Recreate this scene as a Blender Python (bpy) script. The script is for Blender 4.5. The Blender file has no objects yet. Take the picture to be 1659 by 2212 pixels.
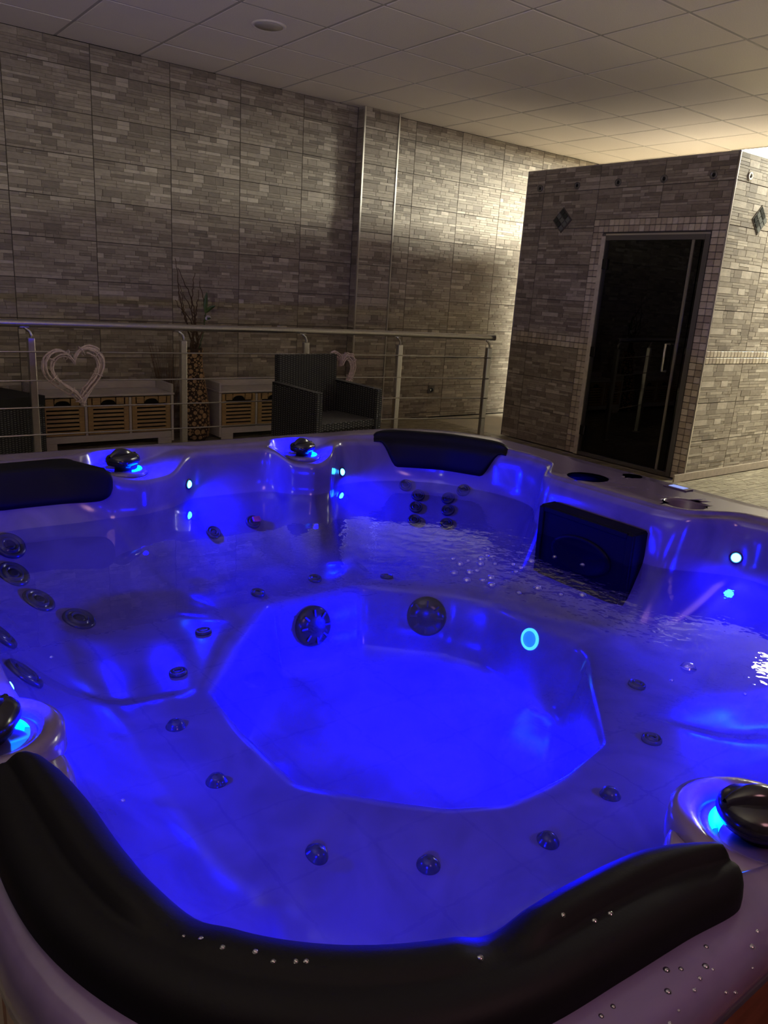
import bpy, bmesh, math, random
import numpy as np
from mathutils import Vector, Matrix

R = random.Random(7)
scene = bpy.context.scene
C = scene.collection

# ------------------------------------------------------------------ camera
CAMZ = 1.30
YAW, PITCH, ROLL, FPX = 0.906476, -0.281034, 0.0660772, 1661.3
def cam_axes():
    cy, sy, cp, sp = math.cos(YAW), math.sin(YAW), math.cos(PITCH), math.sin(PITCH)
    f = Vector((cy*cp, sy*cp, sp)); r = Vector((sy, -cy, 0)); u = r.cross(f)
    c, s = math.cos(ROLL), math.sin(ROLL)
    return c*r + s*u, -s*r + c*u, f
_r, _u, _f = cam_axes()
cam_d = bpy.data.cameras.new('camera'); cam = bpy.data.objects.new('camera', cam_d); C.objects.link(cam)
cam_d.sensor_fit = 'HORIZONTAL'; cam_d.sensor_width = 36.0; cam_d.lens = FPX/1659*36
cam_d.clip_start = 0.02
cam.matrix_world = Matrix(((_r.x, _u.x, -_f.x, 0), (_r.y, _u.y, -_f.y, 0), (_r.z, _u.z, -_f.z, CAMZ), (0, 0, 0, 1)))
scene.camera = cam

# ------------------------------------------------------------------ light and exposure
vs = scene.view_settings
vs.view_transform = 'Standard'; vs.look = 'None'; vs.gamma = 1.0; vs.use_curve_mapping = False
vs.exposure = 0.50
world = bpy.data.worlds.new('world'); scene.world = world; world.use_nodes = True
world.node_tree.nodes['Background'].inputs[0].default_value = (0.9, 0.85, 0.8, 1)
world.node_tree.nodes['Background'].inputs[1].default_value = 0.0
PANEL_A, PANEL_B, PANEL_FILL = 58.0, 690.0, 150.0   # lit ceiling panels: right of the sauna cabin, behind it, and an added fill panel at the far right (off frame)
LED_W = 21.0               # small blue lamps in the tub wall
VALVE_W = 20.0             # blue lamps under the valves
FOOT_W = 200.0               # lamp in the footwell
BLUE = (0.0, 0.0, 1.0)
def point_lamp(name, loc, col, watts, radius=0.02):
    d = bpy.data.lights.new(name, 'POINT'); d.energy = watts; d.color = col; d.shadow_soft_size = radius
    o = bpy.data.objects.new(name, d); C.objects.link(o); o.location = loc
    return o
def spot_lamp(name, loc, direction, col, watts, radius=0.02, cone=160, blend=1.0):
    d = bpy.data.lights.new(name, 'SPOT'); d.energy = watts; d.color = col; d.shadow_soft_size = radius
    d.spot_size = math.radians(cone); d.spot_blend = blend
    o = bpy.data.objects.new(name, d); C.objects.link(o); o.location = loc
    o.rotation_euler = Vector(direction).to_track_quat('-Z', 'Y').to_euler()
    return o
# weak reddish light added behind the camera for the pinkish near rim (off frame)
point_lamp('red_rim_fill', (0.55, -0.50, 1.75), (1.0, 0.48, 0.52), 14.0, 0.22)
# fill spot added behind the viewer to brighten ceiling and left wall (off frame)
spot_lamp('ceiling_fill_light', (-0.75, 0.6, 1.25), (0.45, 0.5, 1.0), (1.0, 0.95, 0.74), 150.0, 0.12, 150)
try:
    scene.cycles.use_denoising = True
    scene.cycles.adaptive_threshold = 0.02
    scene.cycles.max_bounces = 10; scene.cycles.diffuse_bounces = 4; scene.cycles.glossy_bounces = 4
    scene.cycles.transparent_max_bounces = 16
    scene.cycles.caustics_reflective = False; scene.cycles.caustics_refractive = False
    scene.cycles.sample_clamp_indirect = 4.0
except Exception:
    pass

# ------------------------------------------------------------------ helpers
def tag(o, label=None, cat=None, group=None, kind=None):
    if label: o['label'] = label
    if cat: o['category'] = cat
    if group: o['group'] = group
    if kind: o['kind'] = kind
    return o
def empty(name, loc=(0, 0, 0), rz=0.0):
    o = bpy.data.objects.new(name, None); C.objects.link(o)
    o.location = loc; o.rotation_euler = (0, 0, rz); o.empty_display_size = 0.1
    return o
def link(name, me, parent=None, loc=(0, 0, 0), rot=(0, 0, 0)):
    o = bpy.data.objects.new(name, me); C.objects.link(o); o.parent = parent
    o.location = loc; o.rotation_euler = rot
    return o
def copy_tree(o, parent=None):
    c = o.copy(); C.objects.link(c); c.parent = parent
    for ch in list(o.children): copy_tree(ch, c)
    return c
class MB:
    """collects simple solids; build() links them as one mesh object"""
    def __init__(s): s.v, s.f, s.sm = [], [], []
    def add(s, vs, fs, smooth=False):
        n = len(s.v); s.v += [tuple(v) for v in vs]
        for f in fs: s.f.append(tuple(i+n for i in f)); s.sm.append(smooth)
        return s
    def box(s, c, d, rot=None, bev=0.0):
        x, y, z = d[0]/2, d[1]/2, d[2]/2
        if bev > 0:
            b = min(bev, x*.45, y*.45, z*.45); bm = bmesh.new()
            bmesh.ops.create_cube(bm, size=1.0, matrix=Matrix.Diagonal((2*x, 2*y, 2*z, 1)))
            bmesh.ops.bevel(bm, geom=bm.edges[:], offset=b, segments=1, affect='EDGES')
            bm.verts.index_update()
            vs = [v.co.copy() for v in bm.verts]; fs = [[v.index for v in f.verts] for f in bm.faces]; bm.free()
        else:
            vs = [Vector((i, j, k)) for i in (-x, x) for j in (-y, y) for k in (-z, z)]
            fs = [(0, 1, 3, 2), (4, 6, 7, 5), (0, 4, 5, 1), (2, 3, 7, 6), (0, 2, 6, 4), (1, 5, 7, 3)]
        if rot is not None: vs = [rot @ v for v in vs]
        return s.add([v + Vector(c) for v in vs], fs)
    def tube(s, pts, r, n=8, cap=True, smooth=True):
        pts = [Vector(p) for p in pts]; rr = r if isinstance(r, (list, tuple)) else [r]*len(pts)
        ref = None; vs = []; fs = []
        for i, p in enumerate(pts):
            t = (pts[min(i+1, len(pts)-1)] - pts[max(i-1, 0)])
            t = t.normalized() if t.length > 1e-9 else Vector((0, 0, 1))
            if ref is None: ref = t.orthogonal().normalized()
            a = (ref - t*ref.dot(t))
            a = a.normalized() if a.length > 1e-6 else t.orthogonal().normalized()
            ref = a; b = t.cross(a)
            for k in range(n):
                w = 2*math.pi*k/n; vs.append(p + (a*math.cos(w) + b*math.sin(w))*rr[i])
        for i in range(len(pts)-1):
            for k in range(n):
                k2 = (k+1) % n; fs.append((i*n+k, i*n+k2, (i+1)*n+k2, (i+1)*n+k))
        s.add(vs, fs, smooth)
        if cap:
            m = len(s.v) - len(vs)
            s.f.append(tuple(m+k for k in reversed(range(n)))); s.sm.append(False)
            e = m + (len(pts)-1)*n; s.f.append(tuple(e+k for k in range(n))); s.sm.append(False)
        return s
    def lathe(s, prof, n=24, c=(0, 0, 0), rot=None, smooth=True, cap=True):
        vs = []; fs = []; m = len(prof)
        for r, z in prof:
            for k in range(n):
                w = 2*math.pi*k/n; vs.append(Vector((r*math.cos(w), r*math.sin(w), z)))
        for i in range(m-1):
            for k in range(n):
                k2 = (k+1) % n; fs.append((i*n+k, i*n+k2, (i+1)*n+k2, (i+1)*n+k))
        if cap:
            fs.append(tuple(reversed(range(n)))); fs.append(tuple((m-1)*n+k for k in range(n)))
        if rot is not None: vs = [rot @ v for v in vs]
        return s.add([v + Vector(c) for v in vs], fs, smooth)
    def mesh(s, name, mat):
        me = bpy.data.meshes.new(name); me.from_pydata(s.v, [], s.f); me.update()
        me.polygons.foreach_set('use_smooth', s.sm)
        me.materials.append(mat); return me
    def build(s, name, mat, parent=None, loc=(0, 0, 0), rot=(0, 0, 0)):
        return link(name, s.mesh(name, mat), parent, loc, rot)

# ------------------------------------------------------------------ materials
def new_mat(name):
    m = bpy.data.materials.new(name); m.use_nodes = True
    return m, m.node_tree, m.node_tree.nodes['Principled BSDF']
def pmat(name, col, rough=0.5, metal=0.0, noise=0.0, scale=20.0, bump=0.0, bscale=60.0, coat=0.0, spec=None, stretch=None):
    m, nt, b = new_mat(name); N = nt.nodes; K = nt.links
    b.inputs['Base Color'].default_value = (*col, 1); b.inputs['Roughness'].default_value = rough
    b.inputs['Metallic'].default_value = metal; b.inputs['Coat Weight'].default_value = coat
    if spec is not None: b.inputs['Specular IOR Level'].default_value = spec
    tc = N.new('ShaderNodeTexCoord'); vec = tc.outputs['Object']
    if stretch:
        mp = N.new('ShaderNodeMapping'); mp.inputs['Scale'].default_value = stretch
        K.new(vec, mp.inputs['Vector']); vec = mp.outputs['Vector']
    if noise > 0:
        t = N.new('ShaderNodeTexNoise'); t.inputs['Scale'].default_value = scale; t.inputs['Detail'].default_value = 4
        K.new(vec, t.inputs['Vector'])
        r = N.new('ShaderNodeValToRGB')
        r.color_ramp.elements[0].position = 0.3; r.color_ramp.elements[1].position = 0.7
        r.color_ramp.elements[0].color = (*[c*(1-noise) for c in col], 1)
        r.color_ramp.elements[1].color = (*[min(1, c*(1+noise)) for c in col], 1)
        K.new(t.outputs['Fac'], r.inputs['Fac']); K.new(r.outputs['Color'], b.inputs['Base Color'])
    if bump > 0:
        t2 = N.new('ShaderNodeTexNoise'); t2.inputs['Scale'].default_value = bscale; t2.inputs['Detail'].default_value = 3
        K.new(vec, t2.inputs['Vector'])
        bp = N.new('ShaderNodeBump'); bp.inputs['Strength'].default_value = bump; bp.inputs['Distance'].default_value = 0.01
        K.new(t2.outputs['Fac'], bp.inputs['Height']); K.new(bp.outputs['Normal'], b.inputs['Normal'])
    return m
def emat(name, col, strength):
    m, nt, b = new_mat(name)
    b.inputs['Base Color'].default_value = (*col, 1)
    b.inputs['Emission Color'].default_value = (*col, 1); b.inputs['Emission Strength'].default_value = strength
    return m
def stone_mat(name, lo, hi, rough=0.6):
    """printed split-face stone tile: per-block tone from a face attribute, grain from noise"""
    m, nt, b = new_mat(name); N = nt.nodes; K = nt.links
    at = N.new('ShaderNodeAttribute'); at.attribute_name = 'tone'
    r = N.new('ShaderNodeValToRGB'); e = r.color_ramp.elements
    e[0].color = (*lo, 1); e[1].color = (*hi, 1)
    mid = r.color_ramp.elements.new(0.55); mid.color = (*[(a*0.5+c*0.5)*k for a, c, k in zip(lo, hi, (1.0, 0.985, 0.95))], 1)
    K.new(at.outputs['Fac'], r.inputs['Fac'])
    tc = N.new('ShaderNodeTexCoord')
    mp = N.new('ShaderNodeMapping'); mp.inputs['Scale'].default_value = (1, 1, 2.2)
    K.new(tc.outputs['Object'], mp.inputs['Vector'])
    t = N.new('ShaderNodeTexNoise'); t.inputs['Scale'].default_value = 22; t.inputs['Detail'].default_value = 6; t.inputs['Roughness'].default_value = 0.65
    K.new(mp.outputs['Vector'], t.inputs['Vector'])
    mx = N.new('ShaderNodeMix'); mx.data_type = 'RGBA'; mx.blend_type = 'OVERLAY'; mx.inputs['Factor'].default_value = 0.5
    K.new(r.outputs['Color'], mx.inputs['A']); K.new(t.outputs['Fac'], mx.inputs['B'])
    K.new(mx.outputs['Result'], b.inputs['Base Color'])
    b.inputs['Roughness'].default_value = rough
    bp = N.new('ShaderNodeBump'); bp.inputs['Strength'].default_value = 0.35; bp.inputs['Distance'].default_value = 0.006
    K.new(t.outputs['Fac'], bp.inputs['Height']); K.new(bp.outputs['Normal'], b.inputs['Normal'])
    return m
M = {}
M['stone'] = stone_mat('split_stone_tile', (0.185, 0.155, 0.125), (0.54, 0.485, 0.405))
M['floor_stone'] = stone_mat('floor_stone_tile', (0.17, 0.15, 0.105), (0.34, 0.305, 0.225), 0.4)
M['floor_base'] = pmat('floor_base', (0.38, 0.34, 0.27), 0.6, noise=0.1, scale=4)
M['grout'] = pmat('grout', (0.10, 0.088, 0.075), 0.9)
M['mosaic'] = [pmat('mosaic_%s' % n, c, 0.4, noise=0.12, scale=30) for n, c in
               (('cream', (0.60, 0.53, 0.42)), ('sand', (0.50, 0.43, 0.33)), ('taupe', (0.42, 0.355, 0.285)), ('pale', (0.66, 0.60, 0.50)))]
M['dark_mosaic'] = [pmat('dark_mosaic_a', (0.03, 0.035, 0.035), 0.2), pmat('dark_mosaic_b', (0.16, 0.17, 0.16), 0.2)]
M['ceil'] = pmat('ceiling_board', (0.80, 0.735, 0.66), 0.95, noise=0.05, scale=140, bump=0.15, bscale=250)
M['ceil_bar'] = pmat('ceiling_bar', (0.42, 0.385, 0.34), 0.6)
M['plain_wall'] = pmat('plain_wall', (0.13, 0.115, 0.10), 0.8, noise=0.1, scale=6)
M['steel'] = pmat('brushed_steel', (0.60, 0.585, 0.56), 0.3, 1.0, noise=0.06, scale=80)
M['trim'] = pmat('aluminium_trim', (0.75, 0.72, 0.66), 0.35, 0.9)
M['white_wood'] = pmat('white_painted_wood', (0.55, 0.50, 0.47), 0.5, noise=0.08, scale=18, stretch=(1, 1, 6))
M['crate_wood'] = pmat('crate_wood', (0.40, 0.26, 0.11), 0.6, noise=0.22, scale=14, stretch=(1, 6, 8))
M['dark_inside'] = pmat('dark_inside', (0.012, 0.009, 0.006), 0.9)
M['wicker'] = pmat('black_wicker', (0.085, 0.084, 0.082), 0.25)
M['wicker_core'] = pmat('black_wicker_core', (0.005, 0.005, 0.006), 0.8)
M['twig_pink'] = pmat('whitewashed_twig', (0.62, 0.50, 0.49), 0.7, noise=0.2, scale=60)
M['twig_brown'] = pmat('brown_twig', (0.085, 0.048, 0.026), 0.8, noise=0.3, scale=40)
M['slice'] = pmat('wood_slice', (0.40, 0.25, 0.12), 0.7, noise=0.3, scale=50)
M['vase_dark'] = pmat('vase_gap', (0.05, 0.03, 0.018), 0.9)
M['leaf'] = pmat('leaf_green', (0.045, 0.10, 0.025), 0.4, noise=0.2, scale=30)
M['petal'] = pmat('white_petal', (0.62, 0.60, 0.55), 0.6)
M['reed'] = pmat('dried_reed', (0.16, 0.09, 0.05), 0.9, noise=0.3, scale=30)
M['rubber'] = pmat('black_foam_rubber', (0.0045, 0.0045, 0.006), 0.55, bump=0.03, bscale=300, spec=0.10)
M['black_plastic'] = pmat('black_plastic', (0.010, 0.010, 0.012), 0.18, noise=0.2, scale=30)
M['filter'] = pmat('filter_plastic', (0.003, 0.003, 0.005), 0.6, spec=0.1)
M['jet_metal'] = pmat('jet_metal', (0.035, 0.035, 0.045), 0.15)
M['jet_dark'] = pmat('jet_hole', (0.004, 0.004, 0.006), 0.5)
M['red_glint'] = pmat('red_glint', (0.75, 0.09, 0.08), 0.3, noise=0.3, scale=60)
M['door_metal'] = pmat('door_frame_metal', (0.20, 0.19, 0.18), 0.4, 0.6)
M['sauna_in'] = pmat('sauna_inside', (0.05, 0.035, 0.025), 0.8)
M['outlet'] = pmat('outlet_plastic', (0.16, 0.14, 0.12), 0.4)
M['skirt'] = pmat('tub_cabinet_wood', (0.17, 0.06, 0.035), 0.3, noise=0.3, scale=10, stretch=(1, 1, 9), coat=0.4)
M['panel_a'] = emat('lit_panel_side', (1.0, 0.97, 0.80), PANEL_A)
M['panel_fill'] = emat('fill_panel_far', (1.0, 0.97, 0.80), PANEL_FILL)
M['panel_b'] = emat('lit_panel_rear', (1.0, 0.97, 0.80), PANEL_B)
M['white_frame'] = pmat('panel_frame', (0.7, 0.68, 0.64), 0.5)
M['led'] = emat('led_lens', (0.02, 0.30, 1.0), 30.0)
M['valve_glow'] = emat('valve_lens', (0.0, 0.22, 1.0), 9.0)
M['foot_lens'] = emat('footwell_lens', (0.01, 0.20, 1.0), 1.1)
M['foot_ring'] = emat('footwell_lamp_ring', (0.05, 0.45, 1.0), 2.0)
M['screen'] = emat('control_screen', (0.25, 0.35, 0.9), 0.5)

# tub acrylic: pale, faintly marbled, glossy
def acrylic():
    m, nt, b = new_mat('marbled_acrylic'); N = nt.nodes; K = nt.links
    tc = N.new('ShaderNodeTexCoord')
    t = N.new('ShaderNodeTexNoise'); t.inputs['Scale'].default_value = 5; t.inputs['Detail'].default_value = 8; t.inputs['Distortion'].default_value = 1.4
    K.new(tc.outputs['Object'], t.inputs['Vector'])
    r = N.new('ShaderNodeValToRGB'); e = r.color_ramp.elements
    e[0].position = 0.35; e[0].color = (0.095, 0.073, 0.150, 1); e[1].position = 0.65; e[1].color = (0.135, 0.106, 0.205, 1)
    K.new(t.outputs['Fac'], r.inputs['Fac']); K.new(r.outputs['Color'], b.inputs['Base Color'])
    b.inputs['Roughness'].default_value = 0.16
    return m
M['acrylic'] = acrylic()
def clear_mat(name, f0, tint, ripple=None, rough=0.0):
    """clear sheet (water, glass, droplet): Schlick mix of straight-through and mirror"""
    m = bpy.data.materials.new(name); m.use_nodes = True; nt = m.node_tree; N = nt.nodes; K = nt.links
    N.remove(N['Principled BSDF']); out = N['Material Output']
    tr = N.new('ShaderNodeBsdfTransparent'); tr.inputs[0].default_value = (*tint, 1)
    gl = N.new('ShaderNodeBsdfGlossy'); gl.inputs['Roughness'].default_value = rough; gl.inputs[0].default_value = (1, 1, 1, 1)
    lw = N.new('ShaderNodeLayerWeight'); lw.inputs['Blend'].default_value = 0.5
    pw = N.new('ShaderNodeMath'); pw.operation = 'POWER'; pw.inputs[1].default_value = 5
    ma = N.new('ShaderNodeMath'); ma.operation = 'MULTIPLY_ADD'; ma.inputs[1].default_value = 1-f0; ma.inputs[2].default_value = f0
    mx = N.new('ShaderNodeMixShader')
    K.new(lw.outputs['Facing'], pw.inputs[0]); K.new(pw.outputs[0], ma.inputs[0]); K.new(ma.outputs[0], mx.inputs[0])
    K.new(tr.outputs[0], mx.inputs[1]); K.new(gl.outputs[0], mx.inputs[2]); K.new(mx.outputs[0], out.inputs['Surface'])
    if ripple: ripple(N, K, gl, lw)
    return m
def water_ripple(N, K, gl, lw):
    tc = N.new('ShaderNodeTexCoord')
    t = N.new('ShaderNodeTexNoise'); t.inputs['Scale'].default_value = 26; t.inputs['Detail'].default_value = 2
    K.new(tc.outputs['Object'], t.inputs['Vector'])
    dist = N.new('ShaderNodeVectorMath'); dist.operation = 'DISTANCE'; dist.inputs[1].default_value = (1.75, 1.35, 0.555)
    K.new(tc.outputs['Object'], dist.inputs[0])
    mr = N.new('ShaderNodeMapRange'); mr.inputs['From Min'].default_value = 0.15; mr.inputs['From Max'].default_value = 0.95
    mr.inputs['To Min'].default_value = 1.0; mr.inputs['To Max'].default_value = 0.05
    K.new(dist.outputs['Value'], mr.inputs['Value'])
    bp = N.new('ShaderNodeBump'); bp.inputs['Distance'].default_value = 0.0018
    K.new(mr.outputs['Result'], bp.inputs['Strength']); K.new(t.outputs['Fac'], bp.inputs['Height'])
    K.new(bp.outputs['Normal'], gl.inputs['Normal'])
M['water'] = clear_mat('water', 0.02, (0.66, 0.66, 0.97), water_ripple)
M['drop'] = clear_mat('droplet', 0.22, (0.85, 0.85, 0.9))
M['bubble'] = clear_mat('bubble_film', 0.16, (0.86, 0.86, 1.0))
M['door_glass'] = clear_mat('smoked_door_glass', 0.045, (0.16, 0.15, 0.14))

# ================================================================== room shell
ZC = 2.856                       # ceiling height
WY, COLY = 6.32, 6.215            # long wall, pilaster front
X0, X1, Y0 = -1.254, 10.146, -1.877
TILE_W, TILE_H, GAP = 0.600, 0.2925, 0.004
_tile_cache = {}
def stone_tile(w, h, variant, mat, thick=0.008):
    """one wall tile: base slab plus uneven split-stone blocks, faces -y, origin at lower left"""
    key = (round(w, 3), round(h, 3), variant, mat.name)
    if key in _tile_cache: return _tile_cache[key]
    rr = random.Random(1000 + variant*17 + int(w*1000) + int(h*7000))
    mb = MB(); tones = []
    mb.box((w/2, -thick/2+0.0005, h/2), (w, thick-0.001, h)); tones += [0.30]*6
    z = 0.0
    while z < h-0.004:
        rh = rr.choice((0.018, 0.024, 0.024, 0.036, 0.036, 0.048))
        if h-z-rh < 0.016: rh = h-z
        x = 0.0
        while x < w-0.004:
            bw = rr.uniform(0.045, 0.20) if rh > 0.02 else rr.uniform(0.09, 0.26)
            if w-x-bw < 0.035: bw = w-x
            if rh > 0.03 and rr.random() < 0.35: subs = ((z, rh*0.5), (z+rh*0.5, rh*0.5))
            else: subs = ((z, rh),)
            for zz, hh in subs:
                d = rr.uniform(0.0006, 0.0034); g = 0.0004
                x0, x1, z0, z1 = x+g, x+bw-g, zz+g, zz+hh-g
                yb, yf = -thick+0.001, -thick-d
                c = 0.0010
                vs_ = [(x0, yb, z0), (x1, yb, z0), (x1, yb, z1), (x0, yb, z1), (x0+c, yf, z0+c), (x1-c, yf+rr.uniform(-.0008, .0008), z0+c), (x1-c, yf, z1-c), (x0+c, yf+rr.uniform(-.0008, .0008), z1-c)]
                mb.add(vs_, [(4, 5, 6, 7), (0, 1, 5, 4), (1, 2, 6, 5), (2, 3, 7, 6), (3, 0, 4, 7)])
                t = min(1, max(0, rr.gauss(0.45, 0.17)))
                if rr.random() < 0.10: t = rr.uniform(0.75, 1.0)
                if rr.random() < 0.14: t = rr.uniform(0.05, 0.2)
                tones += [t]*5
            x += bw
        z += rh
    me = mb.mesh('stone_tile', mat)
    a = me.attributes.new('tone', 'FLOAT', 'FACE'); a.data.foreach_set('value', tones)
    _tile_cache[key] = me
    return me
def tile_field(parent, u0, u1, v0, v1, us, vs_, place, mat=None, skip=None, name='stone_tile'):
    """lays tiles between the joint lines us (across) and vs_ (up); place(u, v) -> (location, rotation)"""
    mat = mat or M['stone']; n = 0
    us = sorted({u0, u1} | {u for u in us if u0+0.02 < u < u1-0.02}); vs2 = sorted({v0, v1} | {v for v in vs_ if v0+0.02 < v < v1-0.02})
    for a, b in zip(us, us[1:]):
        for c, d in zip(vs2, vs2[1:]):
            if skip and skip((a+b)/2, (c+d)/2): continue
            w, h = b-a-GAP, d-c-GAP
            if w < 0.01 or h < 0.01: continue
            full = abs(b-a-TILE_W) < .01 and abs(d-c-TILE_H) < .01
            me = stone_tile(w, h, R.randrange(6) if full else R.randrange(2), mat)
            loc, rot = place(a+GAP/2, c+GAP/2)
            link(name, me, parent, loc, rot); n += 1
    return n
def struct(name, mb, mat, label, cat='wall'):
    o = mb.build(name, mat); return tag(o, label, cat, kind='structure')
BZ = [0.05 + TILE_H*k for k in range(11)]
# long wall with a shallow pilaster
wb = struct('wall_back', MB().box(((X0+X1)/2, WY+0.06, ZC/2), (X1-X0, 0.12, ZC)), M['grout'], 'long back wall clad in grey brown split stone tiles')
tile_field(wb, X0, 4.345, 0.0, ZC, [1.98+TILE_W*k for k in range(-6, 5)], BZ, lambda u, v: ((u, WY, v), (0, 0, 0)))
tile_field(wb, 4.745, X1, 0.0, ZC, [5.03+TILE_W*k for k in range(0, 9)], BZ, lambda u, v: ((u, WY, v), (0, 0, 0)))
pc = MB().box((4.545, (WY+COLY)/2, ZC/2), (0.376, WY-COLY, ZC)).build('pilaster', M['grout'], wb)
tile_field(pc, 4.357, 4.733, 0.0, ZC, [], BZ, lambda u, v: ((u, COLY, v), (0, 0, 0)))
tile_field(pc, COLY+0.004, WY-0.01, 0.0, ZC, [], BZ, lambda u, v: ((4.357, WY-0.006-(u-COLY-.004), v), (0, 0, -math.pi/2)))
for i, x in enumerate((4.350, 4.740)):
    t = MB().box((x, COLY-0.008, ZC/2), (0.016, 0.016, ZC-0.002)).build('corner_trim', M['trim'], wb)
    t['label'] = 'thin metal strip on the corner of the pilaster'
# other walls (outside the frame)
struct('wall_right', MB().box((X1+0.06, (Y0+WY)/2, ZC/2), (0.12, WY-Y0, ZC)), M['plain_wall'], 'plain end wall beyond the sauna cabin')
struct('wall_left', MB().box((X0-0.06, (Y0+WY)/2, ZC/2), (0.12, WY-Y0, ZC)), M['plain_wall'], 'plain wall at the left end of the room')
struct('wall_front', MB().box(((X0+X1)/2, Y0-0.06, ZC/2), (X1-X0, 0.12, ZC)), M['plain_wall'], 'plain wall behind the viewer')
# floor
fl = struct('floor', MB().box(((X0+X1)/2, (Y0+WY)/2, -0.07), (X1-X0, WY-Y0, 0.12)), M['floor_base'], 'beige stone patterned tile floor', 'floor')
def floor_place(u, v): return ((u, v, -0.0102), (-math.pi/2, 0, 0))
FT = dict(mat=M['floor_stone'], name='floor_tile')
tile_field(fl, 2.45, 9.2, 0.4, 2.74, [2.9+TILE_W*k for k in range(11)], [0.4+TILE_H*k for k in range(9)], floor_place, **FT)
tile_field(fl, -0.7, 5.45, 2.74, WY-0.012, [-.7+TILE_W*k for k in range(11)], [2.74+TILE_H*k for k in range(13)], floor_place, **FT)
tile_field(fl, 5.45, 9.2, 2.74, 3.22, [5.45+TILE_W*k for k in range(7)], [2.74+TILE_H], floor_place, **FT)

# ceiling: lay-in boards between recessed bars
cl = struct('ceiling', MB().box(((X0+X1)/2, (Y0+WY)/2, ZC+0.06), (X1-X0, WY-Y0, 0.08)), M['ceil_bar'], 'suspended ceiling of pale square boards in a grid', 'ceiling')
GX = [X0 + 0.6*k for k in range(20)]
GY = [3.478 + 0.595*k for k in range(-9, 5)] + [WY]
LIT = {(6.546, 2.288), (7.746, 4.073), (8.946, 2.288)}
def is_lit(x, y): return any(abs(x-a) < .03 and abs(y-b) < .03 for a, b in LIT)
board_cache = {}
for a, b in zip(GX, GX[1:]):
    for c, d in zip(GY, GY[1:]):
        if is_lit(a, c): continue
        k = (round(b-a, 3), round(d-c, 3))
        if k not in board_cache:
            w, h = b-a-0.020, d-c-0.020
            mb = MB(); z0, z1 = 0.0, 0.018; e = 0.003
            q = [(-w/2, -h/2), (w/2, -h/2), (w/2, h/2), (-w/2, h/2)]
            q2 = [(x-math.copysign(e, x), y-math.copysign(e, y)) for x, y in q]
            vs_ = [(x, y, z0) for x, y in q2] + [(x, y, z0+e) for x, y in q] + [(x, y, z1) for x, y in q]
            fs_ = [(3, 2, 1, 0), (8, 9, 10, 11)]
            for r0 in (0, 4):
                for i in range(4): fs_.append((r0+i, r0+(i+1) % 4, r0+4+(i+1) % 4, r0+4+i))
            mb.add(vs_, fs_); board_cache[k] = mb.mesh('ceiling_board', M['ceil'])
        link('ceiling_board', board_cache[k], cl, ((a+b)/2, (c+d)/2, ZC + R.uniform(-0.0012, 0.0012)), (R.uniform(-.0022, .0022), R.uniform(-.0022, .0022), 0))
for x in GX[1:-1]: MB().box((x, (Y0+WY)/2, ZC+0.0085), (0.024, WY-Y0, 0.010)).build('ceiling_bar', M['ceil_bar'], cl)
for y in GY[1:-1]: MB().box(((X0+X1)/2, y, ZC+0.0075), (X1-X0, 0.024, 0.009)).build('ceiling_bar', M['ceil_bar'], cl)
def lit_panel(x, y, label, mat):
    t = empty('ceiling_light', (x+0.3, y+0.2975, ZC-0.004))
    tag(t, label, 'ceiling light', 'lit square ceiling panels')
    MB().box((0, 0, 0.004), (0.56, 0.555, 0.004)).build('diffuser', mat, t)
    f = MB()
    for sx in (-1, 1): f.box((sx*0.287, 0, 0.005), (0.014, 0.588, 0.018))
    for sy in (-1, 1): f.box((0, sy*0.2845, 0.005), (0.56, 0.014, 0.018))
    f.build('frame', M['white_frame'], t)
lit_panel(6.546, 2.288, 'bright ceiling panel mirrored in the water at the right edge', M['panel_a'])
lit_panel(7.746, 4.073, 'glaring ceiling panel seen just above the sauna cabin corner', M['panel_b'])
lit_panel(8.946, 2.288, 'added unseen fill panel in the ceiling at the far right', M['panel_fill'])  # unseen panel, added to even out the room light
sp = empty('ceiling_speaker', (2.67, 4.92, ZC)); tag(sp, 'round white speaker set flush in the ceiling board', 'speaker')
MB().lathe([(0.112, 0.002), (0.112, -0.004), (0.098, -0.008), (0.092, -0.004)], 32).build('rim', M['ceil'], sp)
MB().lathe([(0.090, 0.0), (0.090, -0.006), (0.02, -0.0075)], 32).build('grille', M['ceil_bar'], sp)
ol = empty('wall_outlet', (5.47, WY-0.0115, 0.30)); tag(ol, 'small dark socket low on the back wall right of the railing', 'outlet')
MB().box((0, -0.005, 0), (0.085, 0.010, 0.085), bev=0.003).build('plate', M['outlet'], ol)
MB().lathe([(0.026, 0.0), (0.026, 0.003), (0.020, 0.003), (0.018, 0.001)], 20, (0, -0.0105, 0), Matrix.Rotation(math.pi/2, 3, 'X')).build('socket', M['black_plastic'], ol)

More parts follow.
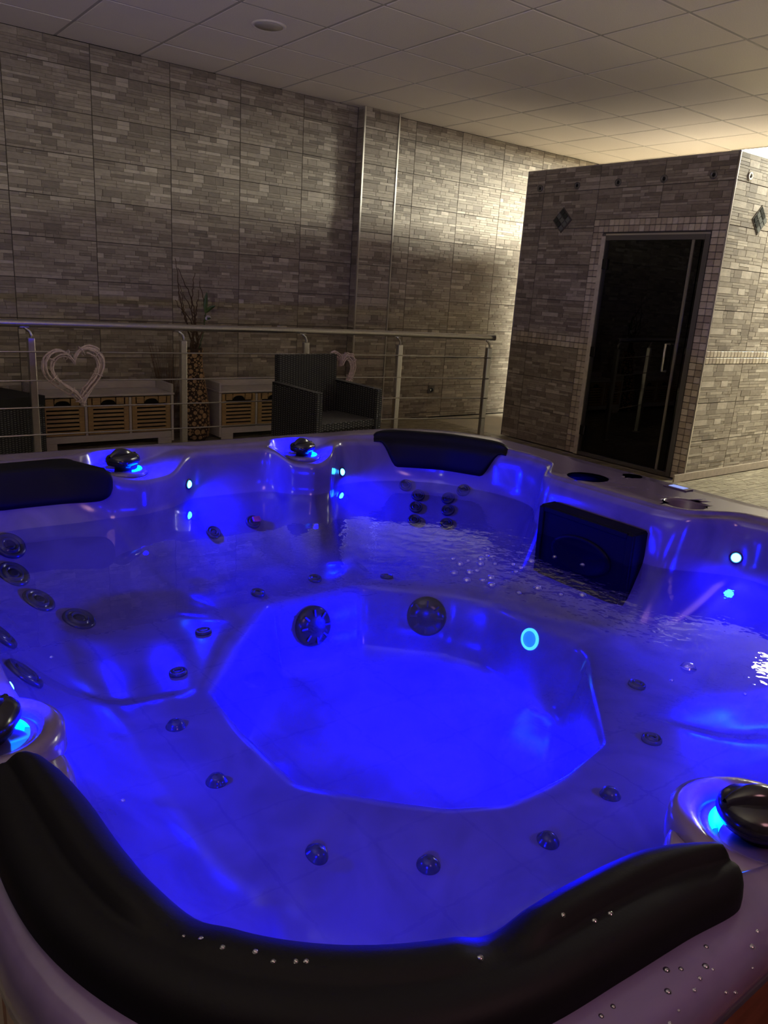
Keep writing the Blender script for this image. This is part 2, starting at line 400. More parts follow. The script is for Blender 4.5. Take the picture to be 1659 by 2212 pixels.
# ================================================================== sauna cabin
CX, CY, CY2, CXB, CZT = 5.52, 3.245, 5.262, 7.45, 2.40
cab = empty('sauna_cabin', (CX, CY, 0)); tag(cab, 'stone tiled sauna cabin with a dark glass door', 'sauna')
DY0, DY1, DZ = 3.366, 4.345, 1.860     # door opening
def cw(p): return (p[0]-CX, p[1]-CY, p[2])
def cbox(name, mat, *boxes):
    mb = MB()
    for (x0, x1, y0, y1, z0, z1) in boxes:
        mb.box(cw(((x0+x1)/2, (y0+y1)/2, (z0+z1)/2)), (x1-x0, y1-y0, z1-z0))
    return mb.build(name, mat, cab)
I = 0.010
cbox('front_wall', M['grout'], (CX+I, CX+0.10, DY1, CY2-I, 0, CZT-.004), (CX+I, CX+0.10, CY+I, DY0, 0, CZT-.004), (CX+I, CX+0.10, DY0, DY1, DZ, CZT-.004))
cbox('side_wall', M['grout'], (CX+0.10, CXB, CY+I, CY+0.10, 0, CZT-.004))
cbox('far_wall', M['grout'], (CX+0.10, CXB, CY2-0.10, CY2-I, 0, CZT-.004))
cbox('rear_wall', M['sauna_in'], (CXB-0.08, CXB-.001, CY+0.10, CY2-0.10, 0, CZT-.004))
cbox('roof', M['plain_wall'], (CX+I, CXB, CY+I, CY2-I, CZT-.004, CZT))
cbox('inner_floor', M['sauna_in'], (CX+0.10, CXB-.08, CY+.10, CY2-.10, 0.0, 0.03))
for k in range(5): cbox('bench_slat', M['sauna_in'], (6.55+k*.16, 6.68+k*.16, CY+.12, CY2-.12, 0.45, 0.48))
cbox('bench_front', M['sauna_in'], (6.56, 6.60, CY+.12, CY2-.12, 0.03, 0.45))
# stone tiles: door side (faces -x) and right side (faces -y)
MOS = 0.050
BAND0, BAND1 = 0.910, 1.010
ROWS = [BAND0-0.3*k for k in range(1, 4)] + [BAND0, BAND1] + [BAND1+0.30*k for k in range(1, 5)]
MY0, MY1, MZ = CY+0.006, DY1+0.105, 1.972      # mosaic frame limits
def front_place(u, v): return (cw((CX+I, CY2-u, v)), (0, 0, -math.pi/2))
FW = CY2-CY
def in_mosaic(u, v):
    y = CY2-u
    return (y < MY1 and v < MZ) or (BAND0 < v < BAND1)
tile_field(cab, 0.004, CY2-MY1, 0.0, CZT, [0.2125], ROWS, front_place, skip=in_mosaic)
tile_field(cab, CY2-MY1, FW-0.012, MZ, CZT, [CY2-3.84], [2.21], front_place)
def side_place(u, v): return (cw((u, CY+I, v)), (0, 0, 0))
tile_field(cab, CX+0.012, CXB, 0.0, CZT, [6.09+TILE_W*k for k in range(3)], ROWS, side_place, skip=lambda u, v: BAND0 < v < BAND1)
MB().box(cw((CX+0.004, CY+0.004, CZT/2)), (0.014, 0.014, CZT), bev=.003).build('corner_trim', M['trim'], cab)
MB().box(cw((CX+0.004, CY2-0.004, CZT/2)), (0.012, 0.012, CZT), bev=.003).build('corner_trim', M['door_metal'], cab)
tp = MB(); tp.box(cw((CX+0.004, (CY+CY2)/2, CZT)), (0.012, CY2-CY, 0.008)); tp.box(cw(((CX+CXB)/2, CY+0.004, CZT)), (CXB-CX, 0.012, 0.008))
tp.build('top_trim', M['trim'], cab)
MB().box(cw((CX+1.0, CY-0.006, 0.03)), (2.3, 0.012, 0.06)).build('base_trim', M['mosaic'][2], cab)
# mosaic
mos_mesh = [MB().box((0, 0, 0), (0.012, MOS-0.004, MOS-0.004), bev=0.0025).mesh('mosaic_tile', m) for m in M['mosaic']]
def mos(loc, rot=(0, 0, 0), sz=(1, 1, 1)):
    o = link('mosaic_tile', mos_mesh[R.choices(range(4), (5, 4, 3, 2))[0]], cab, cw(loc), rot); o.scale = sz; return o
nz = int(round(MZ/MOS)); pz = MZ/nz
nL = 2; wl = (MY1-DY1)/2; wr = (DY0-MY0)/2
for k in range(nz):
    for i in range(2):
        mos((CX+0.004, DY1+wl*(i+.5), pz*(k+.5)), sz=(1, wl/MOS, pz/MOS))
        mos((CX+0.004, MY0+wr*(i+.5), pz*(k+.5)), sz=(1, wr/MOS, pz/MOS))
ny = int(round((DY1-DY0)/MOS)); py = (DY1-DY0)/ny
for k in range(ny):
    for i in range(2):
        mos((CX+0.004, DY0+py*(k+.5), MZ-pz*(i+.5)), sz=(1, py/MOS, pz/MOS))
for k in range(16):
    for i in range(2):
        p_ = (CY2-0.012-MY1)/16
        mos((CX+0.004, MY1+p_*(k+.5), BAND0+MOS*(i+.5)), sz=(1, p_/MOS, 1))
for k in range(26):
    for i in range(2): mos((CX+0.037+MOS*k, CY+0.004, BAND0+MOS*(i+.5)), (0, 0, math.pi/2))
rest = MB()
for k in range(26, 37):
    for i in range(2): rest.box(cw((CX+0.037+MOS*k, CY+0.004, BAND0+MOS*(i+.5))), (MOS-.004, 0.012, MOS-.004), bev=0.0025)
tag(rest.build('mosaic_rest', M['mosaic'][0], cab), kind='stuff')
# diamond inlays
def diamond(y, z, x, rz):
    d = MB().box((0, 0, 0), (0.010, 0.150, 0.150), Matrix.Rotation(math.pi/4, 3, 'X')).build('diamond_inlay', M['grout'], cab, cw((x, y, z)), (0, 0, rz))
    d['label'] = 'diamond shaped inlay of small dark glass tiles'
    for i in range(3):
        for j in range(3):
            a, b = (i-1)*0.046, (j-1)*0.046
            MB().box((-0.006, 0, 0), (0.008, 0.040, 0.040), Matrix.Rotation(math.pi/4, 3, 'X'), bev=.002).build('inlay_tile', M['dark_mosaic'][(i*2+j*3+(i*j)) % 3 == 0], d, (0, (a-b)*0.7071, (a+b)*0.7071))
diamond(4.80, 1.978, CX-0.001, 0.0)
diamond(CY-0.001, 1.978, 5.93, math.pi/2)
# small recessed spots along the top
def wall_spot(loc, rot, mat):
    s = MB().lathe([(0.030, 0.0), (0.030, 0.006), (0.018, 0.008), (0.014, 0.002)], 18, (0, 0, 0), rot).build('wall_spot', mat, cab, cw(loc))
    MB().lathe([(0.013, 0.003), (0.010, 0.004)], 14, (0, 0, 0), rot).build('spot_lens', M['black_plastic'], s)
for y in (5.10, 4.682, 4.262, 3.839, 3.426): wall_spot((CX-0.002, y, 2.252), Matrix.Rotation(-math.pi/2, 3, 'Y'), M['door_metal'])
for x in (5.69, 6.11, 6.53): wall_spot((x, CY-0.002, 2.252), Matrix.Rotation(math.pi/2, 3, 'X'), M['trim'])
# door
df = MB()
df.box(cw((CX+0.03, DY1-0.022, DZ/2)), (0.075, 0.044, DZ)); df.box(cw((CX+0.03, DY0+0.020, DZ/2)), (0.075, 0.040, DZ))
df.box(cw((CX+0.03, (DY0+DY1)/2, DZ-0.026)), (0.075, DY1-DY0-.084, 0.052)); df.box(cw((CX+0.03, (DY0+DY1)/2, 0.016)), (0.075, DY1-DY0-.084, 0.032))
fr = df.build('door_frame', M['door_metal'], cab)
MB().box(cw((CX-0.006, DY1-0.018, DZ/2-.01)), (0.012, 0.040, DZ-.02)).build('frame_cover', M['mosaic'][3], fr)
MB().box(cw((CX-0.006, (DY0+DY1)/2-.02, DZ-0.008)), (0.012, DY1-DY0-.04, 0.014)).build('frame_cover', M['trim'], fr)
dr = MB().box(cw((CX+0.012, 3.858, 0.925)), (0.008, 0.835, 1.78)).build('door', M['door_glass'], cab)
dr['label'] = 'smoked glass door leaf'
MB().box(cw((CX+0.010, 3.505, 0.925)), (0.016, 0.020, 1.78)).build('edge_strip', M['steel'], dr)
h = MB(); hx = CX-0.045
h.tube([cw((CX+0.008, 3.565, 1.03)), cw((hx, 3.565, 1.03)), cw((hx, 3.565, 0.82)), cw((CX+0.008, 3.565, 0.82))], 0.010, 8)
hh = h.build('handle', M['steel'], dr); hh['label'] = 'brushed steel pull handle'
for z in (1.62, 0.90, 0.22): MB().box(cw((CX+0.004, DY1-0.055, z)), (0.030, 0.060, 0.085), bev=.004).build('hinge', M['black_plastic'], dr)
MB().box(cw((CX+0.02, 3.43, 0.925)), (0.008, 0.07, 1.76)).build('side_pane', M['door_glass'], cab)

# ================================================================== hot tub shape (plan contours in metres)
ZR, ZW, ZS, ZF = 0.73, 0.555, 0.350, 0.120       # rim, water, seat, footwell floor
TC = (1.20, 1.40)
NT = 720
def polar(poly, smooth=2.0):
    """closed plan polyline -> radius for NT directions round TC"""
    P = np.array(poly + poly[:1], float); pts = []
    for a, b in zip(P, P[1:]):
        n = max(2, int(np.hypot(*(b-a))/0.004)); pts.append(a + (b-a)*np.linspace(0, 1, n, endpoint=False)[:, None])
    p = np.concatenate(pts) - np.array(TC); th = np.arctan2(p[:, 1], p[:, 0]) % (2*np.pi); r = np.hypot(p[:, 0], p[:, 1])
    o = np.argsort(th); th, r = th[o], r[o]
    T = np.arange(NT)*2*np.pi/NT
    v = np.interp(T, np.concatenate([th-2*np.pi, th, th+2*np.pi]), np.concatenate([r, r, r]))
    if smooth > 0:
        k = np.exp(-0.5*(np.arange(-12, 13)/smooth)**2); k /= k.sum()
        v = np.convolve(np.concatenate([v[-12:], v, v[:12]]), k, 'valid')
    return v
def rrect(x0, x1, y0, y1, r):
    out = []
    for cx, cy, a0 in ((x1-r, y1-r, 0), (x0+r, y1-r, 90), (x0+r, y0+r, 180), (x1-r, y0+r, 270)):
        for k in range(13):
            a = math.radians(a0+90*k/12); out.append((cx+r*math.cos(a), cy+r*math.sin(a)))
    return out
OUTER = polar(rrect(0.08, 2.36, 0.225, 2.60, 0.42), 0)
LIP = polar([(2.03, 1.25), (2.03, 1.68), (2.06, 1.73), (2.18, 1.79), (2.215, 1.95), (2.20, 2.10), (2.10, 2.30), (1.93, 2.45), (1.80, 2.49), (1.62, 2.50),
    (1.585, 2.535), (1.50, 2.545), (1.42, 2.535), (1.385, 2.49), (1.2, 2.49), (1.10, 2.50), (1.02, 2.545), (.93, 2.555), (.80, 2.55), (.74, 2.53), (.70, 2.49),
    (.60, 2.48), (.42, 2.47), (.27, 2.38), (.20, 2.22), (.185, 1.9), (.175, 1.4), (.17, 1.12), (.135, 1.06), (.125, .97), (.135, .88), (.155, .81), (.160, .70),
    (.18, .58), (.255, .44), (.40, .345), (.55, .310), (.72, .305), (.78, .285), (.86, .275), (.96, .29), (1.02, .325), (1.3, .33), (1.7, .33), (2.0, .40),
    (2.15, .55), (2.205, .75), (2.21, 1.0), (2.19, 1.11), (2.07, 1.17)], 1.6)
SHELF = polar([(2.01, 1.25), (2.01, 1.68), (2.045, 1.74), (2.16, 1.80), (2.19, 1.95), (2.175, 2.09), (2.08, 2.28), (1.92, 2.42), (1.80, 2.46), (1.68, 2.465),
    (1.625, 2.41), (1.58, 2.345), (1.49, 2.325), (1.41, 2.375), (1.36, 2.455), (1.2, 2.465), (1.07, 2.47), (.97, 2.39), (.85, 2.345), (.74, 2.345), (.66, 2.39),
    (.58, 2.43), (.42, 2.42), (.31, 2.35), (.24, 2.20), (.215, 1.9), (.205, 1.4), (.20, 1.12), (.218, 1.0), (.228, .93), (.216, .86), (.20, .80), (.195, .70),
    (.215, .59), (.285, .475), (.42, .385), (.55, .350), (.70, .35), (.77, .395), (.84, .402), (.92, .39), (1.01, .36), (1.3, .36), (1.7, .36), (1.98, .43),
    (2.12, .57), (2.175, .75), (2.18, 1.0), (2.16, 1.09), (2.05, 1.15)], 1.6)
WATERL = polar([(1.985, 1.25), (1.985, 1.68), (2.03, 1.75), (2.14, 1.81), (2.175, 1.95), (2.155, 2.08), (2.06, 2.27), (1.95, 2.36), (1.82, 2.415), (1.69, 2.425),
    (1.60, 2.375), (1.52, 2.355), (1.42, 2.39), (1.33, 2.45), (1.06, 2.46), (.95, 2.415), (.85, 2.365), (.7, 2.335), (.45, 2.345), (.32, 2.27), (.26, 2.1),
    (.245, 1.6), (.24, 1.1), (.245, .93), (.24, .8), (.265, .62), (.34, .50), (.46, .425), (.6, .395), (.78, .41), (.9, .41), (1.0, .395), (1.7, .385), (1.97, .46),
    (2.10, .62), (2.15, .85), (2.16, 1.03), (2.08, 1.12), (2.0, 1.18)], 3)
SEATE = polar([(.704, 1.545), (.88, 1.75), (1.087, 1.948), (1.45, 1.954), (1.68, 1.74), (1.75, 1.60), (1.745, 1.25), (1.716, 1.19), (1.377, .875), (1.20, .845), (1.02, .845), (.91, .90),
    (.83, .975), (.70, 1.12), (.69, 1.35)], 3)
def bump(th, c, w):
    d = (th-c+np.pi) % (2*np.pi) - np.pi
    return np.exp(-(d/w)**4)
TH = np.arange(NT)*2*np.pi/NT
def ang(x, y): return math.atan2(y-TC[1], x-TC[0])
PODS = [(0.83, 2.45), (1.49, 2.43), (0.172, 0.965), (0.86, 0.345)]
DROP = 0.008 + 0.046*bump(TH, ang(.86, 2.45), .135) + 0.046*bump(TH, ang(1.495, 2.43), .095) + 0.026*bump(TH, ang(.17, .965), .085) + 0.026*bump(TH, ang(.87, .34), .095) \
     + 0.010*bump(TH, ang(2.15, 2.4), .28)
SLOPE = 0.62 - 0.20*bump(TH, ang(2.0, 1.45), .26)       # how far the backrest runs into the seat
# seats of slightly different height, with soft steps between them
DIV = [((.45, 1.62), 0.020), ((.50, .82), -0.014), ((1.05, .60), 0.016), ((1.75, .60), -0.010), ((1.95, 1.15), 0.028), ((1.95, 1.75), -0.016), ((1.60, 2.20), 0.026), ((.85, 2.05), -0.010)]
def seat_heights():
    a = [ang(*p) % (2*np.pi) for p, h in DIV]; out = np.zeros(NT)
    for k in range(len(DIV)):
        lo = a[k]; span = (a[(k+1) % len(DIV)]-lo) % (2*np.pi)
        out[((TH-lo) % (2*np.pi)) < span] = DIV[k][1]
    kk = np.exp(-0.5*(np.arange(-12, 13)/3.5)**2); kk /= kk.sum()
    return np.convolve(np.concatenate([out[-12:], out, out[:12]]), kk, 'valid')
SEATH = 0.8*seat_heights()
SEATZ = ZS + 0*TH
def shell_rings():
    """list of (radius array, z array) from the outer skirt top to the middle of the footwell"""
    z = lambda v: np.full(NT, float(v))
    rings = [(OUTER-0.012, z(ZR-0.075)), (OUTER-0.002, z(ZR-0.060)), (OUTER, z(ZR-0.030)), (OUTER-0.006, z(ZR-0.010)), (OUTER-0.020, z(ZR))]
    for k in range(1, 7): rings.append((OUTER-0.020 + (LIP+0.012-OUTER+0.020)*k/6, z(ZR)))
    rings += [(LIP+0.004, ZR-0.002-0*DROP), (LIP, ZR-np.minimum(DROP*.6, .006+0*DROP)), (LIP-0.006, ZR-DROP*.8-0.002), (LIP-0.014, ZR-DROP-0.002)]
    s_in = np.minimum(SHELF, LIP-0.024)
    for k in (.33, .66): rings.append((LIP-0.014 + (s_in+.008-LIP+.014)*k, ZR-DROP-0.003-0.002*k))
    rings += [(s_in+0.008, ZR-DROP-0.006), (s_in, ZR-DROP-0.011), (s_in-0.006, ZR-DROP-0.024)]
    w = np.minimum(WATERL, s_in-0.008)
    for k in (.3, .65, 1.0): rings.append((s_in-0.006 + (w-s_in+0.006)*k, ZR-DROP-0.024 + (ZW-ZR+DROP+0.024)*k))
    for s in (.06, .12, .2, .28, .36, .44, .52, .6, .68, .76, .84, .91, .96, 1.0):
        q = np.clip(1 - s/SLOPE, 0, 1)
        sz = SEATZ + SEATH*(1-min(1, max(0, (s-.62)/.33))**2)
        zz = sz + (ZW-sz)*(q**1.7) - 0.012*math.sin(math.pi*s)**2
        if s > .95: zz = zz - .004*(s-.95)/.05
        rings.append((w + (SEATE-w)*s, zz))
    f = SEATE
    rings += [(f-0.010, SEATZ-0.010), (f-0.020, SEATZ-0.030), (f-0.045, z(0.22)), (f-0.065, z(0.15)), (f-0.085, z(ZF+0.012)), (f-0.12, z(ZF))]
    for k in (.75, .5, .25, .1): rings.append(((f-0.12)*k, z(ZF-0.004)))
    return rings

# ------------------------------------------------------------------ hot tub objects
from mathutils.bvhtree import BVHTree
tub = empty('hot_tub', (0, 0, 0)); tag(tub, 'large square hot tub of marbled acrylic lit blue inside', 'hot tub')
RINGS = shell_rings()
bm = bmesh.new(); rows = []
COS, SIN = np.cos(TH), np.sin(TH)
for r, z in RINGS:
    rows.append([bm.verts.new((TC[0]+r[i]*COS[i], TC[1]+r[i]*SIN[i], z[i])) for i in range(NT)])
for a, b in zip(rows, rows[1:]):
    for i in range(NT):
        j = (i+1) % NT; bm.faces.new((a[i], a[j], b[j], b[i]))
bm.faces.new(rows[-1])
def punch_cup(cx, cy, r, depth):
    kill = [f for f in bm.faces if (f.calc_center_median().xy-Vector((cx, cy))).length < r+0.009 and f.calc_center_median().z > ZR-0.004]
    near = set(v for f in kill for v in f.verts)
    bmesh.ops.delete(bm, geom=kill, context='FACES')
    edges = [e for e in bm.edges if len(e.link_faces) == 1 and e.verts[0] in near and e.verts[1] in near]
    prof = [(r+0.004, ZR), (r, ZR-0.0015), (r-0.004, ZR-0.007), (r-0.008, ZR-depth+0.006), (r-0.014, ZR-depth), (r*0.4, ZR-depth-0.001)]
    loops = []
    for rr_, zz in prof:
        loops.append([bm.verts.new((cx+rr_*math.cos(2*math.pi*k/40), cy+rr_*math.sin(2*math.pi*k/40), zz)) for k in range(40)])
    ring = [bm.edges.new((loops[0][k], loops[0][(k+1) % 40])) for k in range(40)]
    bmesh.ops.bridge_loops(bm, edges=edges+ring)
    for a, b in zip(loops, loops[1:]):
        for k in range(40): bm.faces.new((a[k], a[(k+1) % 40], b[(k+1) % 40], b[k]))
    bm.faces.new(loops[-1])
punch_cup(2.125, 1.600, 0.066, 0.036)
punch_cup(2.132, 1.235, 0.062, 0.036)
punch_cup(2.300, 1.545, 0.030, 0.022)
bmesh.ops.recalc_face_normals(bm, faces=bm.faces[:])
for f in bm.faces: f.smooth = True
SHELL_BVH = BVHTree.FromBMesh(bm)
me = bpy.data.meshes.new('shell'); bm.to_mesh(me); bm.free(); me.materials.append(M['acrylic'])
shell = link('shell', me, tub); shell['label'] = 'pale marbled acrylic shell with moulded seats'
def up_normal(n, p):
    c = Vector((TC[0], TC[1], 1.2)) - p
    return n if n.dot(c) > 0 else -n
def on_shell(p):
    co, n, _, _ = SHELL_BVH.find_nearest(Vector(p)); n = up_normal(n, co)
    return co, n, n.to_track_quat('Z', 'Y').to_matrix()
# cabinet boards round the outside
no = 44; cab_me = {}
for k in range(no):
    i0, i1 = int(k*NT/no), int((k+1)*NT/no)
    p0 = Vector((TC[0]+(OUTER[i0]-.03)*COS[i0], TC[1]+(OUTER[i0]-.03)*SIN[i0], 0)); p1 = Vector((TC[0]+(OUTER[i1 % NT]-.03)*COS[i1 % NT], TC[1]+(OUTER[i1 % NT]-.03)*SIN[i1 % NT], 0))
    d = p1-p0; L_ = d.length-0.004; a = math.atan2(d.y, d.x)
    MB().box((0, 0, 0), (L_, 0.018, ZR-0.07), bev=.004).build('cabinet_board', M['skirt'], tub, ((p0.x+p1.x)/2, (p0.y+p1.y)/2, (ZR-.07)/2), (0, 0, a))

# ---- pillows
def loft(name, stations, mat, parent, closed=False):
    n = len(stations[0]); vs_ = [p for s in stations for p in s]; fs_ = []
    for i in range(len(stations)-1):
        for k in range(n-1): fs_.append((i*n+k, i*n+k+1, (i+1)*n+k+1, (i+1)*n+k))
    mb = MB(); mb.add(vs_, fs_, True); o = mb.build(name, mat, parent)
    b2 = bmesh.new(); b2.from_mesh(o.data); bmesh.ops.recalc_face_normals(b2, faces=b2.faces[:])
    b2.normal_update()
    up = sum(f.normal.z*f.calc_area() for f in b2.faces)
    if up < 0: bmesh.ops.reverse_faces(b2, faces=b2.faces[:])
    b2.to_mesh(o.data); b2.free()
    return o
def catmull(P, n):
    P = [np.array(p, float) for p in P]; P = [2*P[0]-P[1]] + P + [2*P[-1]-P[-2]]; out = []
    m = len(P)-3
    for j in range(n+1):
        t = j/n*m; i = min(int(t), m-1); u = t-i; a, b, c, d = P[i:i+4]
        out.append(0.5*((2*b)+(-a+c)*u+(2*a-5*b+4*c-d)*u*u+(-a+3*b-3*c+d)*u**3))
    return out
ST = [((.130, .852), (.150, .856)), ((.108, .800), (.188, .822)), ((.103, .70), (.205, .738)), ((.112, .60), (.212, .635)), ((.14, .51), (.224, .562)), ((.185, .43), (.266, .492)),
      ((.255, .36), (.325, .437)), ((.335, .312), (.395, .397)), ((.425, .288), (.462, .374)), ((.52, .279), (.537, .372)), ((.61, .272), (.632, .362)), ((.685, .264), (.697, .330)), ((.713, .280), (.712, .294))]
OS = catmull([a for a, b in ST], 96); IS = catmull([b for a, b in ST], 96)
def sstep(x): x = min(1, max(0, x)); return x*x*(3-2*x)
sts = []
for j in range(97):
    t = j/96; o_, i_ = OS[j], IS[j]
    end = min(1, (min(t, 1-t)/0.06)); end = math.sqrt(max(0.0, 1-(1-end)**2))
    hgt = 0.006 + 0.030*end
    lobe = (sstep((t-.02)/.05)*(1-sstep((t-.31)/.07)) + sstep((t-.645)/.05)*(1-sstep((t-.935)/.03)))
    mid = sstep((t-.36)/.05)*(1-sstep((t-.60)/.04))
    row = []
    prof = [(0.0, -.012, 0), (0.0, .30, 0), (.03, .62, 0), (.10, .86, 0), (.22, 1.0, 0), (.34, 1.02, 0), (.40, 1.0, 0), (.44, .98, .25), (.50, .97, .75), (.58, .95, 1), (.70, .88, 1), (.82, .72, .95), (.92, .45, .8), (.985, .05, .6)]
    for u, hz, lz in prof:
        p = o_ + (i_-o_)*u
        z = ZR + (hz*hgt if hz > 0 else hz) + lz*(lobe*.015 + mid*.008)*end
        row.append((p[0], p[1], z))
    for u, z in ((1.0, ZR-.028), (.99, ZR-.06), (.93, ZR-.085), (.82, ZR-.09)):
        p = o_ + (i_-o_)*u; row.append((p[0], p[1], ZR + (z-ZR)*max(.35, end)))
    sts.append(row)
np_ = loft('headrest_pillow', sts, M['rubber'], tub); np_['label'] = 'long curved black foam headrest in the nearest corner'
b3 = bmesh.new(); b3.from_mesh(np_.data); PIL_BVH = BVHTree.FromBMesh(b3); b3.free()
RA = np.array([r for r, z in RINGS]); ZA = np.array([z for r, z in RINGS])
K0 = 10
def wall_r(t, z):
    f = (t/(2*math.pi)*NT) % NT; i = int(f); u = f-i; j = (i+1) % NT
    return (1-u)*float(np.interp(-z, -ZA[K0:30, i], RA[K0:30, i])) + u*float(np.interp(-z, -ZA[K0:30, j], RA[K0:30, j]))
def lip_r(t): return float(np.interp(t % (2*math.pi), np.append(TH, 2*math.pi), np.append(LIP, LIP[0])))
def wall_pillow(p0, p1, zlow, label, T=0.030, back=0.045, ztop=ZR+0.002):
    t0, t1 = ang(*p0), ang(*p1)
    if t1 < t0: t0, t1 = t1, t0
    sts = []
    for j in range(49):
        a = j/48; t = (t0+(t1-t0)*a) % (2*math.pi); lp_ = lip_r(t)
        zl = zlow(a); dr = Vector((math.cos(t), math.sin(t), 0)); row = []
        ea = (1-abs(2*a-1)**7)
        for b in np.linspace(0, 1, 21):
            if b < .3:
                r = lp_+back*(1-b/.3); z = ztop
            else:
                z = ztop - (ztop-zl)*((b-.3)/.7); r = min(lp_, wall_r(t, z-.004))
            th = T*max(0, ea)**.5*(1-abs(2*b-1)**6)**.5
            nb = max(0, min(1, (b-.12)/.3)); n = Vector((-dr.x*nb, -dr.y*nb, 1-nb*.8)).normalized()
            p = Vector((TC[0], TC[1], 0)) + dr*r; p.z = z
            row.append(p + n*(th-.004))
        sts.append(row)
    o = loft('headrest_pillow', sts, M['rubber'], tub); o['label'] = label
    return o
def corner_low(a):
    e = min(a, 1-a)
    return ZR-.022 - 0.100*sstep((e-.045)/.14)
wall_pillow((2.226, 2.069), (1.865, 2.487), corner_low, 'black foam headrest in the far corner', 0.026, 0.03)
wall_pillow((.335, 2.43), (.695, 2.47), lambda a: 0.690 - 0.080*(1-abs(2*a-1)**12)**.5, 'black foam headrest left of the far valves', 0.028, -0.004, ZR-0.024)

# ---- small lamps in the wall
led_me = MB().lathe([(0.0135, 0.0), (0.0125, 0.004), (0.009, 0.0075), (0.003, 0.009)], 20).mesh('led_lens', M['led'])
ring_me = MB().lathe([(0.019, 0.0), (0.019, 0.003), (0.014, 0.004), (0.0137, 0.001)], 20).mesh('led_ring', M['jet_metal'])
def led(p):
    co, n, m = on_shell(p)
    o = link('wall_lamp', ring_me, tub, co, m.to_euler()); o['label'] = 'tiny round blue lamp in the tub wall'
    link('lens', led_me, o)
    d = Vector((n.x, n.y, 0)).normalized()*.8 + Vector((0, 0, -.48))
    spot_lamp('tub_wall_lamp_light', (0, 0, 0.024), m.transposed() @ d, BLUE, LED_W, 0.012, 168).parent = o
    return o
LEDS = [(1.048, 2.447, .611), (1.674, 2.43, .601), (2.15, 1.055, .61), (.245, 1.30, .61), (1.42, .385, .61), (.33, .50, .60)]  # last three unseen; the near-wall pair added to light the far side
for p in LEDS: led(p)

# ---- valves
def valve(x, y, z, yaw, lens_a, s=1.0, rim=None, back=None):
    v = empty('valve', (x, y, z), yaw); v.parent = tub; v.scale = (s, s, s); v['label'] = 'black diverter knob over a glowing blue base'
    MB().lathe([(0.060, -0.004), (0.060, 0.004), (0.055, 0.008), (0.046, 0.010), (0.044, 0.006)], 32).build('base_ring', M['acrylic'], v)
    g = MB(); a0 = lens_a
    vs_, fs_ = [], []
    for k in range(15):
        a = a0 + (k/14-.5)*1.5; wdt = 0.010*math.sin(math.pi*k/14)+.001
        for rr_, zz in ((0.040-wdt, .007), (0.040, .0125), (0.045, .011), (0.047, .007)): vs_.append((rr_*math.cos(a), rr_*math.sin(a), zz))
    for k in range(14):
        for q in range(3): fs_.append((k*4+q, k*4+q+1, k*4+q+5, k*4+q+4))
    g.add(vs_, fs_, True); g.build('lamp_lens', M['valve_glow'], v)
    MB().lathe([(0.020, 0.0), (0.020, 0.022), (0.018, 0.026)], 20).build('stem', M['black_plastic'], v)
    if rim:
        MB().lathe([(rim+.012, -.012), (rim+.010, .014), (rim, .021), (rim-.012, .020), (rim-.020, .012), (rim-.024, -.004)], 40, cap=False).build('tray_rim', M['acrylic'], v)
    if back is not None: spot_lamp('valve_lamp_light', (0.050*math.cos(back), 0.050*math.sin(back), 0.020), (math.cos(back), math.sin(back), -.35), BLUE, VALVE_W, 0.008, 170).parent = v
    # knob: flattened dome with a lobed outline and a fin shaped grip on top
    vs_, fs_ = [], []; n = 40
    prof = [(0.55, .018), (0.92, .021), (1.0, .029), (0.97, .037), (0.86, .043), (0.62, .047), (0.3, .049)]
    for rr_, zz in prof:
        for k in range(n):
            a = 2*math.pi*k/n; r_ = 0.040*(1+0.13*math.cos(2*a)+0.06*math.cos(3*a)); vs_.append((rr_*r_*math.cos(a), rr_*r_*math.sin(a), zz))
    for i in range(len(prof)-1):
        for k in range(n): fs_.append((i*n+k, i*n+(k+1) % n, (i+1)*n+(k+1) % n, (i+1)*n+k))
    fs_.append(tuple(range(n-1, -1, -1))); fs_.append(tuple((len(prof)-1)*n+k for k in range(n)))
    kb = MB().add(vs_, fs_, True).build('knob', M['black_plastic'], v)
    fin = []
    for j in range(13):
        t = j/12; x_ = -0.040+0.080*t; hgt = 0.046 + 0.017*math.sin(math.pi*min(1, t*1.15))**.8*(1-.25*t); w_ = 0.013*math.sin(math.pi*(0.12+0.76*t))
        fin.append([(x_, -w_, .040), (x_, -w_*.9, hgt-.004), (x_, -w_*.4, hgt), (x_, w_*.4, hgt), (x_, w_*.9, hgt-.004), (x_, w_, .040)])
    loft('grip', fin, M['black_plastic'], kb)
    spot_lamp('valve_lamp_light', (0.052*math.cos(lens_a), 0.052*math.sin(lens_a), 0.030), (.35*math.cos(lens_a), .35*math.sin(lens_a), -1), BLUE, VALVE_W, 0.008, 172).parent = v
valve(0.825, 2.448, 0.6745, 0.4, -1.0, 1.3, None, 1.3)
valve(1.500, 2.438, 0.6745, 0.3, -0.9, 1.2, None, 1.4)
valve(0.147, 0.988, 0.6990, 0.8, -0.1, 1.10, .074)
valve(0.850, 0.326, 0.6990, -0.6, 2.35, 1.2, .074)

